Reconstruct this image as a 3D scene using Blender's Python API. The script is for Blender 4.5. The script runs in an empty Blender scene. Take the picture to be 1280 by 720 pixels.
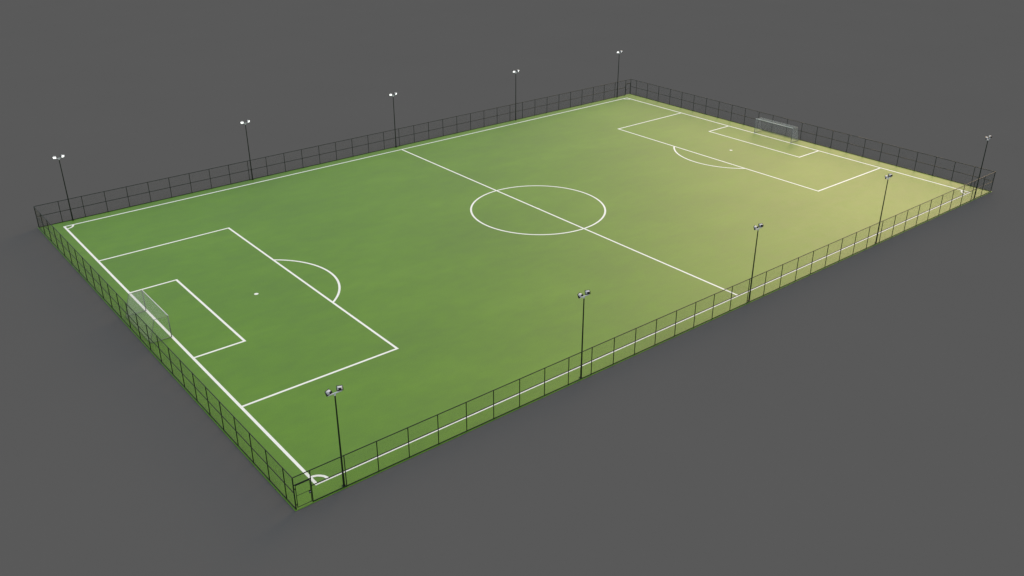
import bpy, bmesh, math, random
from mathutils import Vector, Matrix, Euler

random.seed(7)
S = bpy.context.scene
C = S.collection
PI = math.pi
rad = math.radians

# ------------------------------------------------------------------ measures (metres)
L, W = 104.30, 67.74              # goal line to goal line, touchline to touchline (line centres)
H = W / 2
XL, XR = -2.59, 106.88            # fence planes
YN, YF = -1.95, 69.69
FH = 2.96                         # fence height
BAY = 2.92
GATE_W = 1.43
LINE = 0.25
TY0, TY1 = -0.21, 67.95           # touchline centres
GX0, GX1 = 0.05, 104.17           # goal line centres
EDGE = 0.15                       # turf left outside the fence

# ------------------------------------------------------------------ materials
def new_mat(name):
    m = bpy.data.materials.new(name)
    m.use_nodes = True
    nt = m.node_tree
    return m, nt, nt.nodes['Principled BSDF']

def noise(nt, vec, scale, detail=4, rough=0.55):
    n = nt.nodes.new('ShaderNodeTexNoise')
    n.inputs['Scale'].default_value = scale
    n.inputs['Detail'].default_value = detail
    n.inputs['Roughness'].default_value = rough
    nt.links.new(vec, n.inputs['Vector'])
    return n

def ramp(nt, fac, stops):
    r = nt.nodes.new('ShaderNodeValToRGB')
    el = r.color_ramp.elements
    while len(el) < len(stops):
        el.new(0.5)
    for e, (p, c) in zip(el, stops):
        e.position = p
        e.color = (*c, 1)
    nt.links.new(fac, r.inputs['Fac'])
    return r

def mixc(nt, fac, a, b, mode='MIX'):
    n = nt.nodes.new('ShaderNodeMix')
    n.data_type = 'RGBA'
    n.blend_type = mode
    if hasattr(fac, 'is_output'):
        nt.links.new(fac, n.inputs[0])
    else:
        n.inputs[0].default_value = fac
    for i, v in ((6, a), (7, b)):
        if hasattr(v, 'is_output'):
            nt.links.new(v, n.inputs[i])
        else:
            n.inputs[i].default_value = (*v, 1)
    return n.outputs[2]

def turf_material():
    m, nt, b = new_mat('artificial_turf')
    tc = nt.nodes.new('ShaderNodeTexCoord')
    v = tc.outputs['Object']
    mp = nt.nodes.new('ShaderNodeMapping')          # brushing runs along the pitch
    mp.inputs['Scale'].default_value = (0.55, 1.0, 1.0)
    nt.links.new(v, mp.inputs['Vector'])
    n1 = noise(nt, mp.outputs['Vector'], 0.11, 5, 0.6)
    n2 = noise(nt, mp.outputs['Vector'], 0.75, 4, 0.6)
    n3 = noise(nt, v, 9.0, 3, 0.7)
    n4 = noise(nt, v, 60.0, 2, 0.7)
    base = ramp(nt, n1.outputs['Fac'], [(0.30, (0.066, 0.190, 0.008)), (0.52, (0.076, 0.214, 0.005)),
                                        (0.72, (0.092, 0.239, 0.008))]).outputs['Color']
    worn = ramp(nt, n2.outputs['Fac'], [(0.35, (0.86, 0.90, 0.96)), (0.65, (1.11, 1.08, 1.0))]).outputs['Color']
    c = mixc(nt, 0.55, base, worn, 'MULTIPLY')
    c = mixc(nt, 0.55, c, ramp(nt, n3.outputs['Fac'], [(0.3, (0.76, 0.78, 0.76)), (0.7, (1.24, 1.22, 1.24))]).outputs['Color'], 'MULTIPLY')
    c = mixc(nt, 0.5, c, ramp(nt, n4.outputs['Fac'], [(0.3, (0.85, 0.86, 0.85)), (0.7, (1.15, 1.14, 1.15))]).outputs['Color'], 'MULTIPLY')
    nt.links.new(c, b.inputs['Base Color'])
    rr = nt.nodes.new('ShaderNodeMapRange')
    rr.inputs['To Min'].default_value = TURF_ROUGH - 0.03
    rr.inputs['To Max'].default_value = TURF_ROUGH + 0.03
    nt.links.new(n2.outputs['Fac'], rr.inputs['Value'])
    nt.links.new(rr.outputs['Result'], b.inputs['Roughness'])
    b.inputs['Specular IOR Level'].default_value = TURF_SPEC
    b.inputs['Specular Tint'].default_value = (1.0, 0.86, 0.70, 1)   # warmth of the low light put into the sheen colour
    bp = nt.nodes.new('ShaderNodeBump')
    bp.inputs['Strength'].default_value = 0.12
    bp.inputs['Distance'].default_value = 0.02
    nt.links.new(n4.outputs['Fac'], bp.inputs['Height'])
    nt.links.new(bp.outputs['Normal'], b.inputs['Normal'])
    return m

def line_material():
    m, nt, b = new_mat('white_line_fibre')
    tc = nt.nodes.new('ShaderNodeTexCoord')
    n = noise(nt, tc.outputs['Object'], 1.3, 5, 0.6)
    c = ramp(nt, n.outputs['Fac'], [(0.3, (0.82, 0.84, 0.79)), (0.7, (0.89, 0.90, 0.87))])
    nt.links.new(c.outputs['Color'], b.inputs['Base Color'])
    b.inputs['Roughness'].default_value = 0.6
    b.inputs['Specular IOR Level'].default_value = 0.3
    return m

def ground_material():
    m, nt, b = new_mat('grey_ground')
    tc = nt.nodes.new('ShaderNodeTexCoord')
    n = noise(nt, tc.outputs['Object'], 0.05, 6, 0.6)
    g = GROUND
    c = ramp(nt, n.outputs['Fac'], [(0.3, tuple(x * 0.99 for x in g)), (0.7, tuple(x * 1.01 for x in g))])
    nt.links.new(c.outputs['Color'], b.inputs['Base Color'])
    b.inputs['Roughness'].default_value = 1.0
    b.inputs['Specular IOR Level'].default_value = 0.0
    return m

def paint_material(name, col, rough, metal=0.0, spec=0.5, var=0.12, scale=6.0):
    m, nt, b = new_mat(name)
    tc = nt.nodes.new('ShaderNodeTexCoord')
    n = noise(nt, tc.outputs['Object'], scale, 4, 0.6)
    c = ramp(nt, n.outputs['Fac'], [(0.3, tuple(x * (1 - var) for x in col)), (0.7, tuple(x * (1 + var) for x in col))])
    nt.links.new(c.outputs['Color'], b.inputs['Base Color'])
    b.inputs['Roughness'].default_value = rough
    b.inputs['Metallic'].default_value = metal
    b.inputs['Specular IOR Level'].default_value = spec
    return m

def lamp_material():
    m, nt, b = new_mat('lit_lamp_glass')
    b.inputs['Base Color'].default_value = (0.85, 0.86, 0.88, 1)
    b.inputs['Roughness'].default_value = 0.2
    b.inputs['Emission Color'].default_value = (1.0, 1.0, 0.98, 1)
    b.inputs['Emission Strength'].default_value = 1.3
    return m

# light and tone controls
SUN_AZ, SUN_EL = 23.7, 22.0
SUN_STRENGTH, SUN_COL, SUN_ANGLE = 2.45, (1.0, 0.70, 0.39), 31.0
WORLD = (0.708, 0.795, 0.886)
GROUND = (0.100, 0.100, 0.100)
TURF_ROUGH, TURF_SPEC = 0.605, 0.66

M = {
    'turf': turf_material(),
    'line': line_material(),
    'ground': ground_material(),
    'green_metal': paint_material('dark_green_powder_coat', (0.004, 0.011, 0.004), 0.45, 0, 0.3),
    'wire': paint_material('dark_green_coated_wire', (0.006, 0.022, 0.008), 0.55, 0, 0.3),
    'goal': paint_material('grey_aluminium', (0.20, 0.20, 0.20), 0.5, 0.3),
    'net': paint_material('pale_net_cord', (0.62, 0.60, 0.58), 0.8, 0, 0.2),
    'galv': paint_material('galvanised_steel', (0.70, 0.70, 0.69), 0.5, 0.0, 0.3, var=0.04),
    'reflector': paint_material('polished_reflector_metal', (0.66, 0.66, 0.66), 0.55, 0.0, 0.25, var=0.03),
    'black': paint_material('black_housing', (0.005, 0.005, 0.006), 0.5, 0, 0.3),
    'lamp': lamp_material(),
}

# ------------------------------------------------------------------ helpers
def link(name, bm, mat, parent=None, smooth=False):
    me = bpy.data.meshes.new(name)
    bmesh.ops.recalc_face_normals(bm, faces=bm.faces[:])
    bm.to_mesh(me)
    bm.free()
    me.materials.append(mat)
    if smooth:
        for p in me.polygons:
            p.use_smooth = True
    return link_mesh(name, me, parent)

def link_mesh(name, me, parent=None, loc=(0, 0, 0)):
    o = bpy.data.objects.new(name, me)
    C.objects.link(o)
    o.location = loc
    if parent:
        o.parent = parent
    return o

def tag(o, label=None, cat=None, group=None, kind=None):
    for k, v in (('label', label), ('category', cat), ('group', group), ('kind', kind)):
        if v:
            o[k] = v
    return o

def thing(name, label, cat, loc=(0, 0, 0), rz=0.0, group=None):
    o = bpy.data.objects.new(name, None)
    o.empty_display_size = 0.5
    C.objects.link(o)
    o.location = loc
    o.rotation_euler = (0, 0, rz)
    return tag(o, label, cat, group)

def copy_tree(o, parent=None):
    c = o.copy()
    C.objects.link(c)
    if parent:
        c.parent = parent
    for ch in list(o.children):
        copy_tree(ch, c)
    return c

def box(bm, x0, x1, y0, y1, z0, z1, mat=None, bevel=0.0):
    g = bmesh.ops.create_cube(bm, size=1.0)
    vs = g['verts']
    for v in vs:
        v.co = Vector(((x0 + x1) / 2 + v.co.x * (x1 - x0), (y0 + y1) / 2 + v.co.y * (y1 - y0), (z0 + z1) / 2 + v.co.z * (z1 - z0)))
    if bevel:
        es = list({e for v in vs for e in v.link_edges})
        r = bmesh.ops.bevel(bm, geom=es, offset=bevel, segments=2, affect='EDGES', profile=0.5)
        vs = list({v for f in r['faces'] for v in f.verts} | {v for v in vs if v.is_valid})
    if mat is not None:
        for v in vs:
            v.co = mat @ v.co
    return vs

def rod(bm, a, b, r0, r1=None, n=10, cap=True):
    a, b = Vector(a), Vector(b)
    r1 = r0 if r1 is None else r1
    d = (b - a).normalized()
    u = d.orthogonal().normalized()
    w = d.cross(u)
    A, B = [], []
    for i in range(n):
        t = 2 * PI * i / n
        k = u * math.cos(t) + w * math.sin(t)
        A.append(bm.verts.new(a + k * r0))
        B.append(bm.verts.new(b + k * r1))
    for i in range(n):
        bm.faces.new((A[i], A[(i + 1) % n], B[(i + 1) % n], B[i]))
    if cap:
        bm.faces.new(A[::-1])
        bm.faces.new(B)

def tube(bm, pts, r, n=8):
    """a bent round bar through pts with mitred joints"""
    pts = [Vector(p) for p in pts]
    rings = []
    up = None
    for i, p in enumerate(pts):
        if i == 0: d = pts[1] - p
        elif i == len(pts) - 1: d = p - pts[i - 1]
        else: d = (p - pts[i - 1]).normalized() + (pts[i + 1] - p).normalized()
        d.normalize()
        if up is None:
            up = d.orthogonal().normalized()
        u = (up - d * up.dot(d)).normalized()
        up = u
        w = d.cross(u)
        k = 1.0
        if 0 < i < len(pts) - 1:
            c = (pts[i + 1] - p).normalized().dot(d)
            k = 1.0 / max(c, 0.5)
        rings.append([bm.verts.new(p + (u * math.cos(2 * PI * j / n) + w * math.sin(2 * PI * j / n)) * r * (k if k < 1.2 else 1.15)) for j in range(n)])
    for A, B in zip(rings, rings[1:]):
        for j in range(n):
            bm.faces.new((A[j], A[(j + 1) % n], B[(j + 1) % n], B[j]))
    bm.faces.new(rings[0][::-1])
    bm.faces.new(rings[-1])

# ------------------------------------------------------------------ setting: ground and pitch
bm = bmesh.new()
gv = [bm.verts.new(p) for p in ((-4000, -4000, -0.03), (4000, -4000, -0.03), (4000, 4000, -0.03), (-4000, 4000, -0.03))]
bm.faces.new(gv)
ground = link('ground', bm, M['ground'])
tag(ground, 'plain dark grey ground stretching away around the football pitch', 'ground', kind='structure')

bm = bmesh.new()
box(bm, XL - EDGE, XR + EDGE, YN - EDGE, YF + EDGE, -0.028, 0.0, bevel=0.006)
pitch = link('football_pitch', bm, M['turf'])
tag(pitch, 'green artificial turf football pitch with white line markings', 'football pitch', kind='structure')

def rects(name, rs, z):
    bm = bmesh.new()
    for x0, x1, y0, y1 in rs:
        bm.faces.new([bm.verts.new(p) for p in ((x0, y0, z), (x1, y0, z), (x1, y1, z), (x0, y1, z))])
    return link(name, bm, M['line'], pitch)

def ring(name, cx, cy, r, a0, a1, z, n=96, w=LINE):
    bm = bmesh.new()
    prev = None
    for i in range(n + 1):
        t = a0 + (a1 - a0) * i / n
        cur = [bm.verts.new((cx + q * math.cos(t), cy + q * math.sin(t), z)) for q in (r - w / 2, r + w / 2)]
        if prev:
            bm.faces.new((prev[0], prev[1], cur[1], cur[0]))
        prev = cur
    if abs(a1 - a0 - 2 * PI) < 1e-6:
        bmesh.ops.remove_doubles(bm, verts=bm.verts[:], dist=1e-4)
    return link(name, bm, M['line'], pitch)

def disc(name, cx, cy, r, z, n=28):
    bm = bmesh.new()
    bm.faces.new([bm.verts.new((cx + r * math.cos(2 * PI * i / n), cy + r * math.sin(2 * PI * i / n), z)) for i in range(n)])
    return link(name, bm, M['line'], pitch)

h = LINE / 2
Z1, Z2, Z3 = 0.004, 0.008, 0.012
PW, PD, GW, GD, PS, CR, AR = 20.14, 16.48, 9.15, 5.39, 10.92, 9.15, 9.12
g = 0.133                                        # the goal lines are a little wider
for y in (TY0, TY1):
    rects('touchline', [(GX0 - g, GX1 + g, y - h, y + h)], Z1)
for x in (GX0, GX1):
    rects('goal_line', [(x - g, x + g, TY0 + h, TY1 - h)], Z1)
rects('halfway_line', [(L / 2 - h, L / 2 + h, TY0 + h, TY1 - h)], Z1)
ring('centre_circle', L / 2, H, CR, 0, 2 * PI, Z2, 160)
disc('centre_spot', L / 2, H, 0.2, Z3)
for sgn, x in ((1, 0), (-1, L)):
    def area(name, hw, dep):
        a, b_ = (GX0 + g if sgn > 0 else GX1 - g), x + sgn * (dep + h)
        lo, hi = min(a, b_), max(a, b_)
        e0, e1 = x + sgn * (dep - h), x + sgn * (dep + h)
        f0, f1 = min(e0, e1), max(e0, e1)
        rects(name, [(lo, hi, H + hw - h, H + hw + h), (lo, hi, H - hw - h, H - hw + h), (f0, f1, H - hw + h, H + hw - h)], Z1)
    area('penalty_area_line', PW, PD)
    area('goal_area_line', GW, GD)
    th = math.acos((PD + h * 0.6 - PS) / AR)
    mid = 0 if sgn > 0 else PI
    ring('penalty_arc', x + sgn * PS, H, AR, mid - th, mid + th, Z2, 64)
    disc('penalty_spot', x + sgn * PS, H, 0.24, Z1)
    for y, q in ((TY0, 1), (TY1, -1)):
        a = math.atan2(q, sgn) - PI / 4
        ring('corner_arc', GX0 if sgn > 0 else GX1, y, 1.05, a, a + PI / 2, Z2, 20)

# ------------------------------------------------------------------ fences
WIRE, CELL = 0.00115, 0.046        # wire radius and diamond pitch of the chain link

def chain_link(x0, x1, z0, z1, name):
    bm = bmesh.new()
    step = CELL * math.sqrt(2)
    def wire(a, b, off):
        d = (b - a).normalized()
        n_ = Vector((0, 1, 0))
        w_ = d.cross(n_)
        A, B = [], []
        for i in range(4):
            t = PI / 2 * i
            k = (n_ * math.cos(t) + w_ * math.sin(t)) * WIRE
            A.append(bm.verts.new(a + k + n_ * off))
            B.append(bm.verts.new(b + k + n_ * off))
        for i in range(4):
            bm.faces.new((A[i], A[(i + 1) % 4], B[(i + 1) % 4], B[i]))
    w, hh = x1 - x0, z1 - z0
    k = step / 2
    while k < w + hh:
        # rising wire z - x = const, and its mirror
        xa, za = (k - hh, hh) if k > hh else (0, k)
        xb, zb = (k, 0) if k <= w else (w, k - w)
        wire(Vector((x0 + xa, 0, z0 + za)), Vector((x0 + xb, 0, z0 + zb)), 0.0015)
        wire(Vector((x1 - xa, 0, z0 + za)), Vector((x1 - xb, 0, z0 + zb)), -0.0015)
        k += step
    me = bpy.data.meshes.new(name)
    bm.to_mesh(me)
    bm.free()
    me.materials.append(M['wire'])
    return me

panel_mesh = chain_link(0, BAY, 0.06, FH, 'chain_link_bay')
MESH_Y = 0.044

def post_mesh(r, hgt):
    bm = bmesh.new()
    rod(bm, (0, 0, -0.02), (0, 0, hgt), r, n=12)
    rod(bm, (0, 0, hgt), (0, 0, hgt + 0.025), r * 1.12, r * 0.5, n=12)
    me = bpy.data.meshes.new('fence_post')
    bmesh.ops.recalc_face_normals(bm, faces=bm.faces[:])
    bm.to_mesh(me)
    bm.free()
    me.materials.append(M['green_metal'])
    return me

pm, pm_corner = post_mesh(0.040, FH), post_mesh(0.049, FH)

def rail(name, x0, x1, z, root, r=0.039):
    bm = bmesh.new()
    rod(bm, (x0, 0, z), (x1, 0, z), r, n=10)
    link(name, bm, M['green_metal'], root)

LONG = XR - XL
SHORT = YF - YN

def long_fence(label):
    root = thing('chain_link_fence', label, 'fence', (XL, YN, 0), 0, 'chain link fences around the pitch')
    link_mesh('corner_post', pm_corner, root, (0, 0, 0))
    x = GATE_W
    n = int(round((LONG - GATE_W) / BAY))
    bay = (LONG - GATE_W) / n
    for i in range(n):
        link_mesh('post', pm, root, (x + i * bay, 0, 0))
        link_mesh('mesh_panel', panel_mesh, root, (x + i * bay, MESH_Y, 0)).scale.x = bay / BAY
    link_mesh('corner_post', pm_corner, root, (LONG, 0, 0))
    link_mesh('mesh_panel', chain_link(0, GATE_W, 2.26, FH, 'chain_link_over_gate'), root, (0, MESH_Y, 0))
    rail('top_rail', 0, LONG, FH - 0.02, root)
    rail('middle_rail', GATE_W, LONG, FH / 2 + 0.045, root)
    rail('bottom_rail', GATE_W, LONG, 0.045, root)
    return root

def short_fence(label):
    root = thing('chain_link_fence', label, 'fence', (XL, YF, 0), -PI / 2, 'chain link fences around the pitch')
    n = int(SHORT / BAY)
    for i in range(n):
        link_mesh('mesh_panel', panel_mesh, root, (i * BAY, MESH_Y, 0))
        link_mesh('post', pm, root, ((i + 1) * BAY, 0, 0))
    link_mesh('mesh_panel', chain_link(0, SHORT - n * BAY, 0.06, FH, 'chain_link_end_bay'), root, (n * BAY, MESH_Y, 0))
    for nm, z in (('top_rail', FH - 0.02), ('middle_rail', FH / 2 + 0.045), ('bottom_rail', 0.045)):
        rail(nm, 0.03, SHORT - 0.03, z, root)
    return root

near = long_fence('long dark chain link fence along the near touchline, nearest the viewer')
far = copy_tree(near)
far.location, far.rotation_euler = (XR, YF, 0), (0, 0, PI)
far['label'] = 'long dark chain link fence along the far touchline, behind the halfway line end'
left = short_fence('short chain link fence behind the left goal, seen from outside over green turf')
right = copy_tree(left)
right.location, right.rotation_euler = (XR, YN, 0), (0, 0, PI / 2)
right['label'] = 'short chain link fence behind the right goal, at the yellow lit end'

# ------------------------------------------------------------------ gates
def make_gate(label):
    root = thing('fence_gate', label, 'gate', (XL, YN, 0), 0, 'gates in the long fences')
    bm = bmesh.new()
    rod(bm, (0.047, 0, 2.22), (GATE_W - 0.037, 0, 2.22), 0.045, n=10)
    link('header', bm, M['green_metal'], root)
    a, b_, y = 0.15, GATE_W - 0.085, 0.0
    bm = bmesh.new()
    for p, q in (((a, y, .09), (a, y, 2.13)), ((b_, y, .09), (b_, y, 2.13))):
        rod(bm, p, q, 0.030, n=10)
    rod(bm, (a, y, 2.13), (b_, y, 2.13), 0.026, n=10)
    rod(bm, (a, y, 0.12), (b_, y, 0.12), 0.026, n=10)
    leaf = link('gate_leaf', bm, M['green_metal'], root)
    bm = bmesh.new()
    rod(bm, (a + .028, y, 1.18), (b_ - .028, y, 1.18), 0.018, n=8)
    link('middle_rail', bm, M['green_metal'], leaf)
    link_mesh('mesh_panel', chain_link(a, b_, 0.13, 2.11, 'chain_link_gate'), leaf, (0, MESH_Y, 0))
    bm = bmesh.new()
    box(bm, b_ - 0.16, b_ - 0.032, -0.035, 0.03, 0.92, 1.16, bevel=0.008)
    lk = link('latch_box', bm, M['black'], leaf)
    bm = bmesh.new()
    tube(bm, [(b_ - 0.07, -0.036, 1.09), (b_ - 0.07, -0.09, 1.09), (b_ - 0.19, -0.09, 1.09)], 0.011)
    link('handle', bm, M['galv'], leaf)
    for z in (0.4, 1.85):
        bm = bmesh.new()
        rod(bm, (0.09, 0, z - 0.07), (0.09, 0, z + 0.07), 0.020, n=10)
        rod(bm, (0.05, 0, z), (0.125, 0, z), 0.014, n=8)
        link('hinge', bm, M['green_metal'], root)
    return root

g1 = make_gate('dark gate with latch box in the near fence, at the corner closest to the viewer')
g2 = copy_tree(g1)
g2.location, g2.rotation_euler = (XR, YF, 0), (0, 0, PI)
g2['label'] = 'small dark gate in the far fence, at the distant corner of the pitch'

# ------------------------------------------------------------------ goals
def net_sheet(bm, o, u, v, nu, nv, r=0.0042):
    """square net of cords spanning corner o and edge vectors u, v"""
    o, u, v = Vector(o), Vector(u), Vector(v)
    for i in range(nu + 1):
        rod(bm, o + u * i / nu, o + u * i / nu + v, r, n=3, cap=False)
    for j in range(nv + 1):
        rod(bm, o + v * j / nv, o + v * j / nv + u, r, n=3, cap=False)

def make_goal(label, x):
    root = thing('football_goal', label, 'goal', (x, H, 0), 0, 'goals on the goal lines')
    hw, top, dt, db, r = 3.70, 2.48, 1.42, 2.12, 0.045       # opens towards +x, net towards -x
    for s in (-1, 1):
        bm = bmesh.new()
        rod(bm, (0, s * hw, Z1), (0, s * hw, top - r), r, n=14)
        link('goal_post', bm, M['goal'], root, True)
        bm = bmesh.new()
        tube(bm, [(-r, s * hw, top - r), (-dt, s * hw, top - r), (-db, s * hw, 0.06)], 0.024)
        link('net_support', bm, M['goal'], root, True)
        bm = bmesh.new()
        rod(bm, (-r, s * hw, 0.045), (-db, s * hw, 0.045), 0.026, n=10)
        link('ground_bar', bm, M['goal'], root, True)
    bm = bmesh.new()
    rod(bm, (0, -hw - r, top), (0, hw + r, top), r, n=14)
    link('crossbar', bm, M['goal_bar'], root, True)
    bm = bmesh.new()
    rod(bm, (-db, -hw, 0.045), (-db, hw, 0.045), 0.026, n=10)
    link('back_bar', bm, M['goal'], root, True)
    bm = bmesh.new()
    n = 62
    net_sheet(bm, (-0.02, -hw, top - .03), (0, 2 * hw, 0), (-dt + .02, 0, 0), n, 12)
    net_sheet(bm, (-dt, -hw, top - .032), (0, 2 * hw, 0), (dt - db, 0, .06 - top + .032), n, 21)
    for s in (-1, 1):                                          # trapezoid sides, cords cut to the sloping back
        y = s * (hw + 0.012)
        for i in range(21):
            z = 0.06 + (top - 0.10) * i / 20
            rod(bm, (-0.02, y, z), (-(db - (db - dt) * (z - .06) / (top - .06)), y, z), 0.0042, n=3, cap=False)
        for i in range(18):
            xx = -db * i / 18
            zt = top - .04 if -xx <= dt else .06 + (top - .1) * (db + xx) / (db - dt)
            rod(bm, (xx, y, 0.05), (xx, y, zt), 0.0042, n=3, cap=False)
    link('net', bm, M['net'], root)
    return root

M['goal_bar'] = paint_material('sunlit_tone_aluminium', (0.75, 0.74, 0.72), 0.42, 0.2)  # paler than the posts: light caught by the crossbar is put into its colour
goal_l = make_goal('football goal with pale net on the left goal line, nearer the viewer', 0)
goal_r = copy_tree(goal_l)
goal_r.location, goal_r.rotation_euler = (L, H, 0), (0, 0, PI)
goal_r['label'] = 'distant football goal with grey net on the right goal line, at the yellow lit end'

# ------------------------------------------------------------------ floodlight masts
MAST = 8.53
def make_mast(label):
    root = thing('floodlight_mast', label, 'floodlight', (0, 0, 0), 0, 'floodlight masts along the touchlines')
    bm = bmesh.new()
    box(bm, -0.14, 0.14, -0.14, 0.14, 0.0, 0.03, bevel=0.004)
    for sx in (-1, 1):
        for sy in (-1, 1):
            rod(bm, (sx * .105, sy * .105, .03), (sx * .105, sy * .105, .07), .014, n=6)
    link('base_plate', bm, M['green_metal'], root)
    bm = bmesh.new()
    rod(bm, (0, 0, 0.03), (0, 0, 1.2), 0.088, 0.084, n=16)
    rod(bm, (0, 0, 1.2), (0, 0, MAST), 0.075, 0.052, n=16)
    link('pole', bm, M['green_metal'], root)
    bm = bmesh.new()
    box(bm, -0.62, 0.62, -0.045, 0.045, MAST, MAST + 0.07, bevel=0.008)
    rod(bm, (0, 0, MAST - 0.16), (0, 0, MAST - 0.002), 0.066, n=14)
    link('crossarm', bm, M['galv'], root)
    for s in (-1, 1):
        # floodlight: reflector body, rim, glass, ballast and yoke; faces +y, toed out, tilted down
        mat = Matrix.Translation((s * 0.47, 0.05, MAST + 0.27)) @ Matrix.Rotation(-s * rad(24), 4, 'Z') @ Matrix.Rotation(rad(-17), 4, 'X')
        bm = bmesh.new()
        prof = [(-0.17, .10, .085), (-0.14, .125, .10), (-0.02, .175, .135), (0.085, .205, .158)]
        rings = []
        for yy, a, b_ in prof:
            rg = []
            for i in range(24):
                t = 2 * PI * i / 24
                c, s_ = math.cos(t), math.sin(t)
                k = (abs(c) ** 7 + abs(s_) ** 7) ** (-1 / 7)
                rg.append(bm.verts.new(mat @ Vector((a * c * k, yy, b_ * s_ * k))))
            rings.append(rg)
        for A, B in zip(rings, rings[1:]):
            for i in range(24):
                bm.faces.new((A[i], A[(i + 1) % 24], B[(i + 1) % 24], B[i]))
        bm.faces.new(rings[0])
        head = link('floodlight', bm, M['reflector'], root, False)
        bm = bmesh.new()
        rx, rz_, t_ = .235, .185, .035
        for x0, x1, z0, z1 in ((-rx, rx, rz_ - t_, rz_), (-rx, rx, -rz_, -rz_ + t_), (-rx, -rx + t_, -rz_ + t_, rz_ - t_), (rx - t_, rx, -rz_ + t_, rz_ - t_)):
            box(bm, x0, x1, 0.06, 0.11, z0, z1, mat)
        link('rim', bm, M['black'], head)
        bm = bmesh.new()
        box(bm, -rx + t_ + .001, rx - t_ - .001, 0.088, 0.1, -rz_ + t_ + .001, rz_ - t_ - .001, mat)
        link('lens', bm, M['lamp'], head)
        bm = bmesh.new()
        box(bm, -.105, .105, -0.29, -0.172, -.10, .06, mat, bevel=0.012)
        link('ballast', bm, M['black'], head)
        bm = bmesh.new()
        rz = Matrix.Translation((s * 0.47, 0.02, 0)) @ Matrix.Rotation(-s * rad(24), 4, 'Z')
        zb = MAST + 0.072
        box(bm, -.262, .262, -.03, .03, zb, zb + .014, rz)
        box(bm, -.262, -.248, -.03, .03, zb + .014, MAST + 0.33, rz)
        box(bm, .248, .262, -.03, .03, zb + .014, MAST + 0.33, rz)
        link('yoke', bm, M['black'], head)
    return root

far_x = [1.58, 27.02, 52.12, 77.48, 103.08]
mast_x = [1.62, 26.9, 52.0, 77.25, 102.42]
near_labels = [
    'dark floodlight mast beside the near corner gate, back of its lamps to the viewer',
    'dark floodlight mast on the near touchline between the near corner and the halfway line',
    'dark floodlight mast on the near touchline next to the end of the halfway line',
    'dark floodlight mast on the near touchline in front of the right penalty area',
    'dark floodlight mast by the right hand corner, its lamps standing against plain grey',
]
far_labels = [
    'floodlight mast with white lit lamps beside the left corner of the far fence',
    'floodlight mast with white lit lamps on the far side, behind the left penalty area',
    'floodlight mast with white lit lamps on the far side, by the halfway line',
    'far side floodlight mast with lit lamps, between halfway line and distant gate',
    'floodlight mast with white lit lamps beside the distant corner gate',
]
proto = make_mast(near_labels[0])
for i, x in enumerate(mast_x):
    o = proto if i == 0 else copy_tree(proto)
    o.location = (x, YN + 0.18, 0)
    o['label'] = near_labels[i]
for i, x in enumerate(mast_x):
    o = copy_tree(proto)
    o.location = (far_x[i], YF - 0.12, 0)
    o.rotation_euler = (0, 0, PI)
    o['label'] = far_labels[i]

# ------------------------------------------------------------------ light
world = bpy.data.worlds.new('World')
S.world = world
world.use_nodes = True
bg = world.node_tree.nodes['Background']
bg.inputs['Color'].default_value = (*WORLD, 1)
bg.inputs['Strength'].default_value = 1.0

sd = bpy.data.lights.new('low_warm_light', 'SUN')
sd.energy, sd.angle, sd.color = SUN_STRENGTH, rad(SUN_ANGLE), SUN_COL
sun = bpy.data.objects.new('low_warm_light', sd)
C.objects.link(sun)
az, el = rad(SUN_AZ), rad(SUN_EL)
to_sun = Vector((math.cos(el) * math.cos(az), math.cos(el) * math.sin(az), math.sin(el)))
sun.rotation_euler = (-to_sun).to_track_quat('-Z', 'Y').to_euler()
sun.location = to_sun * 200

# ------------------------------------------------------------------ camera
yaw, pit = rad(50.8587), rad(-26.2371)
d = Vector((math.cos(pit) * math.cos(yaw), math.cos(pit) * math.sin(yaw), math.sin(pit)))
r = Vector((math.sin(yaw), -math.cos(yaw), 0))
u = r.cross(d)
rot = Matrix((r, u, -d)).transposed()
cd = bpy.data.cameras.new('camera')
cam = bpy.data.objects.new('camera', cd)
C.objects.link(cam)
cam.matrix_world = Matrix.Translation((-24.327, -54.4595, 45.4642)) @ rot.to_4x4()
cd.sensor_fit, cd.sensor_width = 'HORIZONTAL', 36.0
cd.lens = 1141.55 / 1280 * 36.0
cd.clip_start, cd.clip_end = 0.5, 12000
S.camera = cam

S.view_settings.view_transform = 'Standard'
S.view_settings.look = 'None'
S.view_settings.exposure = 0.0
S.view_settings.gamma = 1.0
S.cycles.max_bounces = 6
S.cycles.filter_width = 1.5
